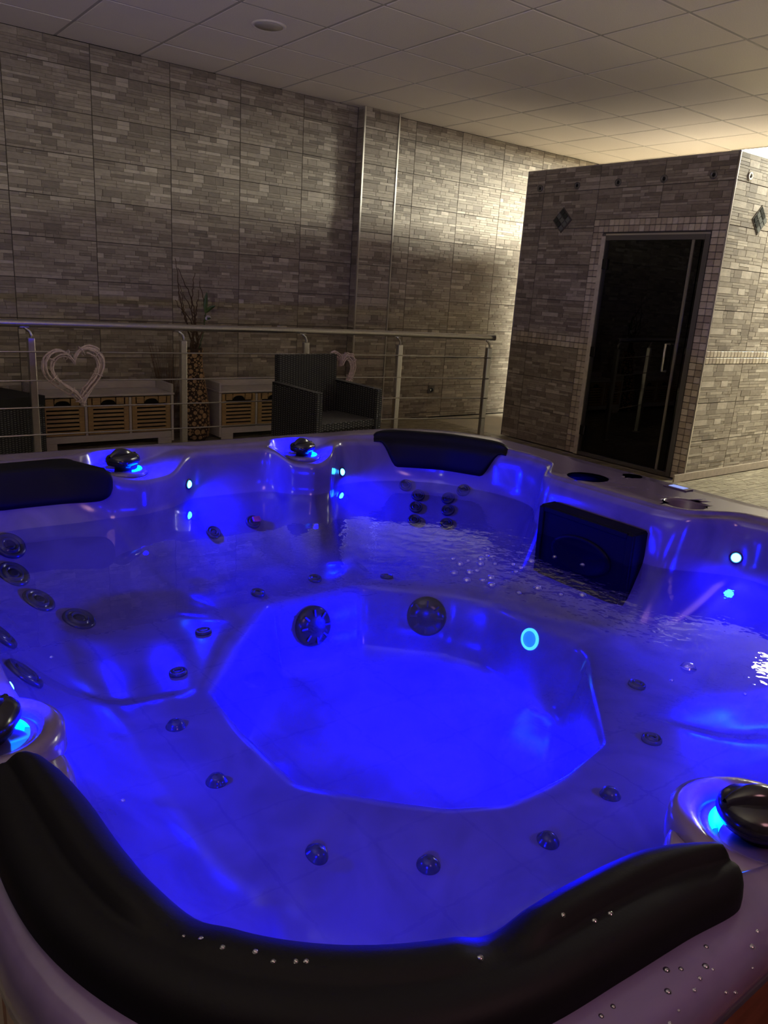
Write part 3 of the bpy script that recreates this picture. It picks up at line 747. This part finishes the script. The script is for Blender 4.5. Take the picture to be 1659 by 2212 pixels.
# ---- jets
def jet_mesh(rf, rh, dome):
    if dome: f = MB().lathe([(rf*1.15, -.002), (rf*1.12, .002), (rf, .004), (rf*.93, rf*.40), (rf*.72, rf*.68), (rf*.42, rf*.84), (rf*.2, rf*.88)], 24)
    else: f = MB().lathe([(rf, -.002), (rf, .004), (rf*.93, .009), (rf*.80, .010), (rf*.70, .005), (rf*.62, .004), (rf*.55, .011), (rh*1.25, .012), (rh*1.05, .007)], 28)
    h_ = MB().lathe([(rh, .0), (rh*.98, .0085 if not dome else rf*.86), (rh*.5, .0088 if not dome else rf*.90)], 18)
    return f.mesh('jet_face', M['jet_metal']), h_.mesh('jet_hole', M['jet_dark'])
JM = {'big': jet_mesh(.046, .017, False), 'mid': jet_mesh(.027, .0105, False), 'ball': jet_mesh(.019, .005, True), 'flat': jet_mesh(.023, .008, False)}
def jet(p, kind):
    co, n, m = on_shell(p); f, h_ = JM[kind]
    o = link('jet', f, tub, co, m.to_euler()); link('nozzle', h_, o); return o
for p in ((.439, 2.293, .524), (.425, 2.199, .471), (.467, 2.113, .414), (.555, 2.051, .364), (.305, 1.767, .495), (.309, 1.571, .485)): jet(p, 'big')
for p in ((1.938, 2.345, .538), (2.098, 2.171, .544), (1.961, 2.288, .507), (2.044, 2.198, .509), (1.928, 2.258, .468), (2.017, 2.163, .471), (1.895, 2.222, .426), (1.981, 2.126, .428)): jet(p, 'mid')
jet((1.096, 2.35, .453), 'mid'); rj = jet((1.255, 2.364, .465), 'mid')
rc = MB().box((0.012, 0.004, 0.013), (0.030, 0.022, 0.010), bev=.003).build('red_glint', M['red_glint'], rj); rc['label'] = 'red reflection on the jet, made as a small solid piece'  # red reflection on the jet, built as a coloured block
for p in ((1.087, 2.004, .356), (1.309, 2.021, .358), (1.558, 1.951, .343), (.835, 1.85, .344), (.684, 1.666, .342), (1.461, .824, .354), (1.672, 1.012, .343)): jet(p, 'flat')
for p in ((.576, 1.421, .357), (.567, 1.197, .356), (.631, .931, .348), (.788, .814, .335), (1.018, .741, .335), (1.21, .749, .355)): jet(p, 'ball')
# suction covers and footwell lamp
def suction(p):
    co, n, m = on_shell(p)
    o = MB().lathe([(.066, -.002), (.066, .008), (.058, .018), (.030, .024), (.008, .025)], 28).build('suction_cover', M['black_plastic'], tub, co, m.to_euler())
    for k in range(8):
        a = k*math.pi/4; MB().box((.044*math.cos(a), .044*math.sin(a), .0225), (.022, .006, .005), Matrix.Rotation(a, 3, 'Z')).build('rib', M['jet_dark'], o)
suction((1.238, 1.914, .249)); suction((1.599, 1.773, .261))
co, n, m = on_shell((1.712, 1.425, .295))
fl_ = MB().lathe([(.034, -.002), (.034, .004), (.029, .007), (.026, .004)], 28).build('footwell_lamp', M['foot_ring'], tub, co, m.to_euler()); fl_['label'] = 'round glowing blue lamp in the footwell wall'
MB().lathe([(.0258, .0), (.025, .004), (.012, .0065), (.003, .007)], 28).build('lens', M['foot_lens'], fl_)
spot_lamp('footwell_lamp_light', co + n*0.030, Vector((n.x, n.y, 0)).normalized() + Vector((0, 0, -.30)), BLUE, FOOT_W, 0.02, 150).parent = tub
# filter panel
fp = empty('filter_panel', (1.962, 1.437, 0.535)); fp.parent = tub; fp.rotation_euler = (0, -0.03, 0); fp['label'] = 'square black filter cover below the cup holders'
MB().box((0, 0, 0), (0.070, 0.370, 0.240), bev=.006).build('cover', M['filter'], fp)
fs = MB()
for sy in (-1, 1): fs.box((-0.036, sy*.172, 0), (0.010, 0.020, 0.230), bev=.003)
for sz in (-1, 1): fs.box((-0.036, 0, sz*.109), (0.010, 0.324, 0.018), bev=.003)
fs.build('cover_rim', M['filter'], fp)
sk = MB().lathe([(.062, 0), (.062, .006), (.054, .010), (.050, .004)], 28, (-.034, 0, -.005), Matrix.Rotation(-math.pi/2, 3, 'Y') @ Matrix.Diagonal((1, 1.9, 1)))
sk.build('oval_insert', M['filter'], fp)
# topside control
cp = MB().box((0, 0, 0), (0.045, 0.085, 0.004), bev=.001).build('control_panel', M['acrylic'], tub, (2.300, 1.365, ZR+.002)); cp['label'] = 'slim control panel on the rim with a bluish display'
MB().box((0, 0.0, 0.0022), (0.030, 0.055, 0.0015)).build('display', M['screen'], cp)

# ---- water
iw = int(np.argmin(np.abs(ZA[:30].mean(axis=1)-ZW)))
wr = RA[iw]+0.003
wm = MB(); vs_ = [(TC[0], TC[1], ZW)]; fs_ = []
for q in (.3, .6, .85, 1.0):
    vs_ += [(TC[0]+wr[i]*q*COS[i], TC[1]+wr[i]*q*SIN[i], ZW) for i in range(0, NT, 2)]
n2 = NT//2
for i in range(n2): fs_.append((0, 1+i, 1+(i+1) % n2))
for k in range(3):
    for i in range(n2): fs_.append((1+k*n2+i, 1+(k+1)*n2+i, 1+(k+1)*n2+(i+1) % n2, 1+k*n2+(i+1) % n2))
wm.add(vs_, fs_, False)
wo = wm.build('water', M['water']); tag(wo, 'calm clear water filling the hot tub', 'water', kind='stuff')

# ---- bubbles and drops
def dome(r, squash=.75):
    return MB().lathe([(r*1.12, 0), (r*1.02, r*.10), (r*.97, r*.28*squash), (r*.80, r*.62*squash), (r*.5, r*.88*squash), (r*.15, r*.99*squash)], 16)
BUB = [(1.481, 1.549), (1.51, 1.515), (1.468, 1.504), (1.556, 1.509), (1.525, 1.478), (1.563, 1.458), (1.608, 1.429), (1.607, 1.397), (1.404, 1.458), (1.448, 1.442), (1.399, 1.4), (1.471, 1.381), (1.434, 1.341), (1.459, 1.265), (1.532, 1.264), (1.551, 1.201), (1.603, 1.171), (1.68, 1.423), (1.8, 1.33), (1.475, 1.441), (1.436, 1.379), (1.595, 1.524), (1.779, 1.419), (1.57, 1.382), (1.474, 0.778), (1.389, 0.763), (0.313, 0.976), (0.345, 1.483), (1.472, 0.648)]
bub_me = {}
for i, (x, y) in enumerate(BUB):
    r = 0.0115 if i in (2, 3, 4, 8, 9, 10, 11, 12, 14, 16, 17) else 0.0075
    if i == 24: r = 0.016
    if i >= 25: r = 0.004
    if r not in bub_me: bub_me[r] = dome(r).mesh('bubble', M['bubble'])
    o = link('bubble', bub_me[r], None, (x, y, ZW+.0004), (0, 0, R.uniform(0, 6)))
    if i == 24: tag(o, 'largest lone bubble on the water left of the bright reflection', 'bubble')
    elif i == 25: tag(o, 'tiny bubble just below the largest lone bubble', 'bubble')
    elif i > 25: tag(o, 'tiny lone bubble on the open water away from the cluster', 'bubble', 'scattered bubbles')
    elif r > .009: tag(o, 'larger round bubble in the cluster afloat before the filter', 'bubble', 'larger bubbles of the cluster')
    else: tag(o, 'small bubble in the cluster afloat before the filter', 'bubble', 'small bubbles of the cluster')
RIMD = [(0.68, 0.241), (0.662, 0.236), (0.653, 0.228), (0.618, 0.258), (0.601, 0.241), (0.597, 0.246), (0.581, 0.242), (0.568, 0.239), (0.575, 0.257), (0.563, 0.264), (0.544, 0.25), (0.54, 0.236), (0.524, 0.234), (0.491, 0.268), (0.475, 0.268), (0.621, 0.226), (0.606, 0.228)]
drop_me = [dome(r, .6).mesh('water_drop', M['drop']) for r in (.0016, .0022, .003)]
for x, y in RIMD:
    hit = SHELL_BVH.ray_cast(Vector((x, y, 1.2)), Vector((0, 0, -1)))
    if hit[0] is None: continue
    o = link('water_drop', R.choice(drop_me), None, hit[0]); tag(o, 'clear water drop on the pinkish rim below the right valve', 'drop', 'drops on the near rim')
for x, y in [(0.403, 0.343), (0.207, 0.5), (0.217, 0.487), (0.227, 0.467), (0.247, 0.448), (0.255, 0.432), (0.27, 0.422), (0.277, 0.417), (0.519, 0.316), (0.49, 0.329), (0.538, 0.313)]:
    hit = PIL_BVH.ray_cast(Vector((x, y, 1.2)), Vector((0, 0, -1)))
    if hit[0] is None: continue
    n = hit[1] if hit[1].z > 0 else -hit[1]
    o = link('water_drop', R.choice(drop_me), None, hit[0], n.to_track_quat('Z', 'Y').to_euler()); tag(o, 'clear water drop on the black headrest nearest the viewer', 'drop', 'drops on the near headrest')
# wooden step beside the near edge
stp = empty('wooden_step', (0.75, -0.03, 0)); tag(stp, 'reddish brown wooden step against the near side of the tub', 'step')
for k in range(4): MB().box((0, -.20+k*.115, .46), (1.2, .109, .024), bev=.003).build('tread_board', M['skirt'], stp)
for sx in (-1, 1): MB().box((sx*.55, -.03, .224), (.03, .40, .448)).build('side_board', M['skirt'], stp)
MB().box((0, -.235, .224), (1.07, .02, .448)).build('riser_board', M['skirt'], stp)

# ================================================================== railing
rail = empty('railing', (2.6, 4.95, 0)); tag(rail, 'stainless steel railing with round handrail and four horizontal bars', 'railing')
RP = [(0.15, 5.06), (1.165, 5.03), (2.105, 4.98), (3.045, 4.955), (3.86, 4.87), (4.66, 4.68)]
RO = Vector((2.6, 4.95, 0))
def ry(x):
    xs = [p[0] for p in RP]; return float(np.interp(x, xs, [p[1] for p in RP]))
pts = [(x, y, 0.972) for x, y in catmull([np.array(p) for p in RP], 40)]
pts.append((4.705, 4.665, 0.972))
MB().tube([Vector(p)-RO for p in pts], 0.0215, 16).build('handrail', M['steel'], rail)
for i, (x, y) in enumerate(RP):
    po = MB()
    po.box((0, 0, 0.445), (0.042, 0.042, 0.890), bev=.004)
    p = po.build('post', M['steel'], rail, (x-RO.x, y-RO.y, 0), (0, 0, -0.03*i))
    MB().tube([(0.005, 0, .885), (0.005, 0, .905), (-0.002, 0, .925), (-0.018, 0, .938), (-0.030, 0, .950)], [.009, .009, .009, .008, .012], 8).build('bracket', M['steel'], p)
    MB().box((-.032, 0, .9515), (.050, .026, .004)).build('saddle', M['steel'], p)
    MB().lathe([(.045, 0), (.045, .006), (.030, .010)], 20).build('foot_plate', M['steel'], p)
for z in (0.808, 0.636, 0.472, 0.303):
    MB().tube([Vector((x, y-0.028, z))-RO for x, y in RP], 0.0046, 8).build('bar', M['steel'], rail)

# ================================================================== woven hearts
def heart(loc, label, sx=1.0, tilt=0.0, rz=0.0):
    t = empty('willow_heart', loc, rz); tag(t, label, 'heart', 'willow hearts on the railing')
    rr = random.Random(int(loc[0]*100))
    def hp(a, k=1.0):
        x = 16*math.sin(a)**3; y = 13*math.cos(a)-5*math.cos(2*a)-2*math.cos(3*a)-math.cos(4*a)
        p = Vector((x/16*0.165*sx*k, 0, y/16*0.172*k)); c, s = math.cos(tilt), math.sin(tilt)
        return Vector((p.x*c-p.z*s, 0, p.x*s+p.z*c))
    tw = MB()
    for k in range(24):
        kk = rr.uniform(.84, 1.17); oy = rr.uniform(-.020, .020); a0 = rr.uniform(0, 6.28); ln = rr.uniform(2.2, 3.6); n = 30; pp = []
        ph = rr.uniform(0, 6)
        for j in range(n):
            a = a0 + ln*j/(n-1); w = kk + .05*math.sin(a*2.3+ph) + rr.gauss(0, .012)
            pp.append(hp(a, w) + Vector((0, oy+.010*math.sin(a*3+ph), 0)))
        tw.tube(pp, rr.uniform(.0042, .0065), 5)
    tag(tw.build('twigs', M['twig_pink'], t), kind='stuff')
    for a in (0.75, 1.25, 1.9, 2.45, 2.9, 3.4, 3.85, 4.4, 5.0, 5.6):
        c = hp(a); d = (hp(a+.02)-hp(a-.02)).normalized(); nrm = Vector((d.z, 0, -d.x)); pp = []
        for j in range(13):
            w = 2*math.pi*j/12; pp.append(c + nrm*.030*math.cos(w) + Vector((0, .026*math.sin(w), 0)) + d*(.012*j/12))
        MB().tube(pp, .0034, 5).build('binding', M['twig_pink'], t)
    lp = MB(); b0 = hp(0.0)
    lp.tube([b0, b0+Vector((0, .004, .03)), Vector((b0.x, .028, b0.z+.058)), Vector((b0.x, .050, b0.z+.045)), Vector((b0.x, .028, b0.z+.01)), b0], .0022, 5)
    lp.build('hanging_loop', M['petal'], t)
    return t
heart((1.395, 4.938, 0.690), 'whitewashed willow heart hung on the railing before the left storage bench', 0.95, 0.14)
heart((3.290, 4.850, 0.680), 'whitewashed willow heart half hidden behind the black armchair', 0.66, -0.10, -0.08)

# ================================================================== storage benches
def bench(x0, label):
    W, D, H = 1.03, 0.34, 0.40
    t = empty('storage_bench', (x0+W/2, 5.885+D/2, 0)); tag(t, label, 'bench', 'white storage benches with crates')
    f, b = -D/2, D/2
    for sx in (-1, 1):
        MB().box((sx*(W/2-.010), 0, .205), (.020, D, .37), bev=.002).build('side_panel', M['white_wood'], t)
        MB().box((sx*(W/2-.009), 0, H+.040), (.018, D, .070), bev=.004).build('side_lip', M['white_wood'], t)
    MB().box((0, 0, H-.002), (W+.012, D+.012, .016), bev=.003).build('top_board', M['white_wood'], t)
    MB().box((0, b-.009, H+.040), (W-.040, .018, .070), bev=.004).build('back_lip', M['white_wood'], t)
    MB().box((0, f+.012, .075), (W-.044, .018, .050)).build('bottom_rail', M['white_wood'], t)
    MB().box((0, 0, .095), (W-.044, D-.03, .012)).build('bottom_board', M['white_wood'], t)
    MB().box((0, b-.006, .24), (W-.044, .008, .28)).build('back_panel', M['white_wood'], t)
    for sx in (-1, 1):
        MB().box((sx*(W/2-.075), f+.012, .025), (.110, .018, .050), bev=.002).build('foot', M['white_wood'], t)
    cw_ = (W-.044-.036)/3
    for k in (-1, 1): MB().box((k*(cw_/2+.009), 0, .24), (.018, D-.01, .28)).build('divider', M['white_wood'], t)
    for k in (-1, 0, 1):
        cx = k*(cw_+.018); w = cw_-.008; z0, z1 = .106, .382; h_ = z1-z0
        c = MB()
        yf = f+.010
        st = .038
        for s in (-1, 1): c.box((s*(w/2-st/2), yf, h_/2), (st, .016, h_), bev=.002)
        c.box((0, yf, .015), (w-2*st, .016, .030))
        # top rail with an arched hand hole
        hw, hh = .052, .026; ztop = h_-.052
        c.box((-(w/2-st/2)/2-hw/2+.0, yf, h_-.026), ((w/2-st)-hw+.001, .016, .052)); c.box(((w/2-st/2)/2+hw/2, yf, h_-.026), ((w/2-st)-hw+.001, .016, .052))
        c.box((0, yf, h_-.006), (2*hw, .016, .012))
        pv = []
        for j in range(9):
            a = math.pi*j/8; pv.append((hw*math.cos(a), (hh)*math.sin(a)))
        vs_ = []; fs_ = []
        for j, (px_, pz_) in enumerate(pv):
            zz = h_-.012
            vs_ += [(px_, yf-.008, h_-.052+.012+pz_*.95), (px_, yf-.008, zz), (px_, yf+.008, h_-.052+.012+pz_*.95), (px_, yf+.008, zz)]
        for j in range(8):
            q = j*4; fs_ += [(q, q+1, q+5, q+4), (q+2, q+6, q+7, q+3), (q, q+4, q+6, q+2)]
        c.add(vs_, fs_)
        cr = c.build('crate', M['crate_wood'], t, (cx, 0, z0)); cr['label'] = 'slatted wooden crate with a hand hole'
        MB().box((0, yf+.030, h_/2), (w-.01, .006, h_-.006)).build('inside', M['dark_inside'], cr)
        for j in range(6):
            MB().box((0, yf, .050+j*.0305), (w-2*st+.004, .010, .0195), Matrix.Rotation(-.25, 3, 'X'), bev=.0015).build('slat', M['crate_wood'], cr)
    return t
bench(1.375, 'white storage bench with three slatted crates, left of the tall vase')
bench(2.800, 'white storage bench partly hidden by the black armchair, right of the tall vase')

# ================================================================== vase with branches
vz = empty('floor_vase', (2.625, 5.98, 0)); tag(vz, 'tall vase covered in round wood slices with twisted branches', 'vase')
VP = [(.085, 0), (.108, .03), (.118, .12), (.116, .22), (.104, .34), (.084, .46), (.068, .56), (.060, .64), (.060, .70), (.066, .745), (.060, .75), (.052, .745), (.050, .60)]
MB().lathe(VP, 32).build('body', M['vase_dark'], vz)
sl = MB(); rr = random.Random(4)
vr = lambda z: float(np.interp(z, [p[1] for p in VP[:10]], [p[0] for p in VP[:10]]))
placed = []
for tr in range(5200):
    z = rr.uniform(.03, .73); a = rr.uniform(0, 2*math.pi); rad = rr.choice((.023, .019, .016, .012, .009, .006)) if tr < 2500 else rr.choice((.010, .007, .005)); r0 = vr(z)
    p = Vector((r0*math.cos(a), r0*math.sin(a), z))
    if any((p-q).length < rad+s_+.0012 for q, s_ in placed): continue
    placed.append((p, rad))
    n = Vector((math.cos(a), math.sin(a), (vr(z-.02)-vr(z+.02))/.04)).normalized(); m = n.to_track_quat('Z', 'Y').to_matrix()
    sl.lathe([(rad, -.003), (rad, .003), (rad*.85, .0045)], 9, p, m, smooth=False)
so = sl.build('wood_slices', M['slice'], vz); tag(so, kind='stuff')
def twig(pts, r0, r1, name='branch', mat='twig_brown'):
    P = catmull([np.array(p, float) for p in pts], 36); P = [Vector(p)+Vector((rr.gauss(0, .0035), rr.gauss(0, .0035), 0)) for p in P]
    return MB().tube(P, [r0+(r1-r0)*i/36 for i in range(37)], 6).build(name, M[mat], vz)
for tip in ((-.170, .02, 1.43), (-.150, -.02, 1.24), (-.090, .03, 1.36), (-.030, .0, 1.33), (.060, -.03, 1.27), (.020, .04, 1.10), (-.130, -.03, 1.12), (.0, -.02, 1.20), (-.06, .0, 1.18)):
    t = Vector(tip); b = Vector((rr.uniform(-.02, .02), rr.uniform(-.02, .02), .66)); pts = [b]
    sgn = rr.choice((-1, 1)); amp = rr.uniform(.035, .06)
    for k in range(1, 7):
        q = k/6; w = amp*math.sin(q*math.pi*2.0*1.05+1.0)*sgn*q**.4
        pts.append(b.lerp(t, q**1.0) + Vector((w+.02*math.sin(q*3.1), w*.6, 0)))
    twig(pts, .0075, .0022)
twig([(.02, 0, .66), (.06, -.02, .85), (.075, -.03, .98), (.085, -.03, 1.04)], .004, .003, 'stem', 'leaf')
def leaf(base, tip, w, bend, name='leaf', mat='leaf'):
    b, t = Vector(base), Vector(tip); d = t-b; side = d.cross(Vector((0, 1, 0.3))).normalized(); up = side.cross(d).normalized(); st_ = []
    for k in range(9):
        q = k/8; c = b+d*q + up*bend*math.sin(math.pi*q); ww = w*math.sin(math.pi*min(1, q*.9+.1))**.8+.0008
        st_.append([c-side*ww, c-up*ww*.35+up*.0, c+side*ww])
    mb = MB(); vs_ = [p for s_ in st_ for p in s_]+[p+up*.0015 for s_ in st_ for p in s_]; fs_ = []; o2 = 27
    for k in range(8):
        for j in range(2):
            i = k*3+j; fs_ += [(i, i+1, i+4, i+3), (o2+i, o2+i+3, o2+i+4, o2+i+1)]
        fs_ += [(k*3, k*3+3, o2+k*3+3, o2+k*3), (k*3+2, o2+k*3+2, o2+k*3+5, k*3+5)]
    mb.add(vs_, fs_, True); return mb.build(name, M[mat], vz)
leaf((.083, -.03, 1.03), (.090, -.04, 1.19), .018, .01); leaf((.083, -.03, 1.03), (.16, -.05, 1.09), .016, .015); leaf((.075, -.03, .97), (.12, -.05, .99), .012, .01)
for k in range(4):
    a = k*1.5; leaf((.088, -.035, 1.00), (.105+.02*math.cos(a), -.045+.015*math.sin(a), .985+.02*math.cos(a+1)), .010, .004, 'petal', 'petal')
rd = empty('dried_reeds', (2.50, 6.235, 0)); tag(rd, 'bundle of dried brown reeds leaning on the wall behind the vase', 'reeds')
rb = MB()
for k in range(46):
    a = rr.gauss(.0, .10); L_ = rr.uniform(.45, .80); x = rr.uniform(-.035, .035); pp = []
    for j in range(8): q = j/7; pp.append((x+L_*q*math.sin(a)+.06*q*q*math.sin(a*3), rr.uniform(-.004, .004)+.05*q-.02, .02+L_*q*math.cos(a)))
    rb.tube(pp, [.0035*(1-.75*j/7) for j in range(8)], 4)
tag(rb.build('reed_stalks', M['reed'], rd), kind='stuff')
MB().lathe([(.045, 0), (.050, .01), (.048, .12), (.042, .13)], 20).build('reed_pot', M['vase_dark'], rd)

# ================================================================== wicker furniture
def weave(mb, o, ux, uy, nrm, w, h, sx=.0235, sy=.0135, pr=.004):
    """raised strand ends over a w x h panel starting at corner o"""
    o, ux, uy, nrm = Vector(o), Vector(ux), Vector(uy), Vector(nrm)
    nx, ny = max(1, int(w/sx)), max(1, int(h/sy)); dx, dy = w/nx, h/ny
    for i in range(nx):
        for j in range(ny):
            cx, cy = (i+.5)*dx, (j+(.5 if i % 2 else 0.0)+.25)*dy
            if cy > h-dy*.2: continue
            a, b = dx*.36, dy*.30
            c = o+ux*cx+uy*cy
            vs_ = [c-ux*a-uy*b*.5, c-uy*b*1.0-ux*a*.3, c+ux*a*.3-uy*b, c+ux*a-uy*b*.5, c+ux*a+uy*b*.5, c+ux*a*.3+uy*b, c-ux*a*.3+uy*b, c-ux*a+uy*b*.5, c+nrm*pr-ux*a*.35, c+nrm*pr+ux*a*.35]
            mb.add(vs_, [(0, 1, 8), (1, 2, 9, 8), (2, 3, 9), (3, 4, 9), (4, 5, 9), (5, 6, 8, 9), (6, 7, 8), (7, 0, 8)], True)
def panel(name, parent, x0, x1, y0, y1, z0, z1, faces='fb', slope=0.0):
    """wicker panel: core box and weave on the named sides (f front -y, b back, l left, r right, t top)"""
    mb = MB()
    vs_ = [(x0, y0, z0), (x1, y0, z0), (x1, y1, z0), (x0, y1, z0), (x0, y0, z1-slope), (x1, y0, z1-slope), (x1, y1, z1), (x0, y1, z1)]
    mb.add(vs_, [(0, 3, 2, 1), (4, 5, 6, 7), (0, 1, 5, 4), (1, 2, 6, 5), (2, 3, 7, 6), (3, 0, 4, 7)])
    p = mb.build(name, M['wicker_core'], parent)
    wv = MB(); X, Y, Z = Vector((1, 0, 0)), Vector((0, 1, 0)), Vector((0, 0, 1)); zt = z1-slope
    if 'f' in faces: weave(wv, (x0, y0, z0), X, Z, -Y, x1-x0, zt-z0)
    if 'b' in faces: weave(wv, (x0, y1, z0), X, Z, Y, x1-x0, z1-z0)
    if 'l' in faces: weave(wv, (x0, y0, z0), Y, Z, -X, y1-y0, zt-z0)
    if 'r' in faces: weave(wv, (x1, y0, z0), Y, Z, X, y1-y0, zt-z0)
    if 't' in faces: weave(wv, (x0, y0, zt), X, (Vector((0, y1-y0, slope))).normalized(), Z, x1-x0, y1-y0)
    if wv.v: tag(wv.build('weave', M['wicker'], p), kind='stuff')
    return p
ch = empty('armchair', (2.915, 4.44, 0), math.radians(9)); tag(ch, 'black woven rattan armchair in front of the railing', 'chair')
panel('armrest', ch, -.300, -.250, -.235, .225, .0, .655, 'flrt', .018)
panel('armrest', ch, .250, .300, -.235, .225, .0, .655, 'flrt', .018)
panel('seat', ch, -.248, .248, -.225, .170, .385, .430, 'ft')
panel('apron', ch, -.248, .248, -.205, -.180, .335, .383, 'f')
bk = panel('backrest', ch, -.262, .262, .175, .225, .30, .840, 'fblrt'); bk.rotation_euler = (-.035, 0, 0)
for sx in (-1, 1):
    for y in (-.20, .19): MB().box((sx*.275, y, -.0), (.04, .05, .012)).build('foot', M['wicker_core'], ch, (0, 0, .006))
fs_t = empty('footstool', (0.98, 5.70, 0), math.radians(24)); tag(fs_t, 'dark woven footstool behind the railing at the left edge', 'footstool')
panel('frame', fs_t, -.28, .28, -.28, .28, .06, .40, 'flrb')
panel('cushion', fs_t, -.285, .285, -.285, .285, .402, .462, '')
for sx in (-1, 1):
    for sy in (-1, 1): MB().box((sx*.24, sy*.24, .03), (.05, .05, .06), bev=.004).build('leg', M['wicker_core'], fs_t)
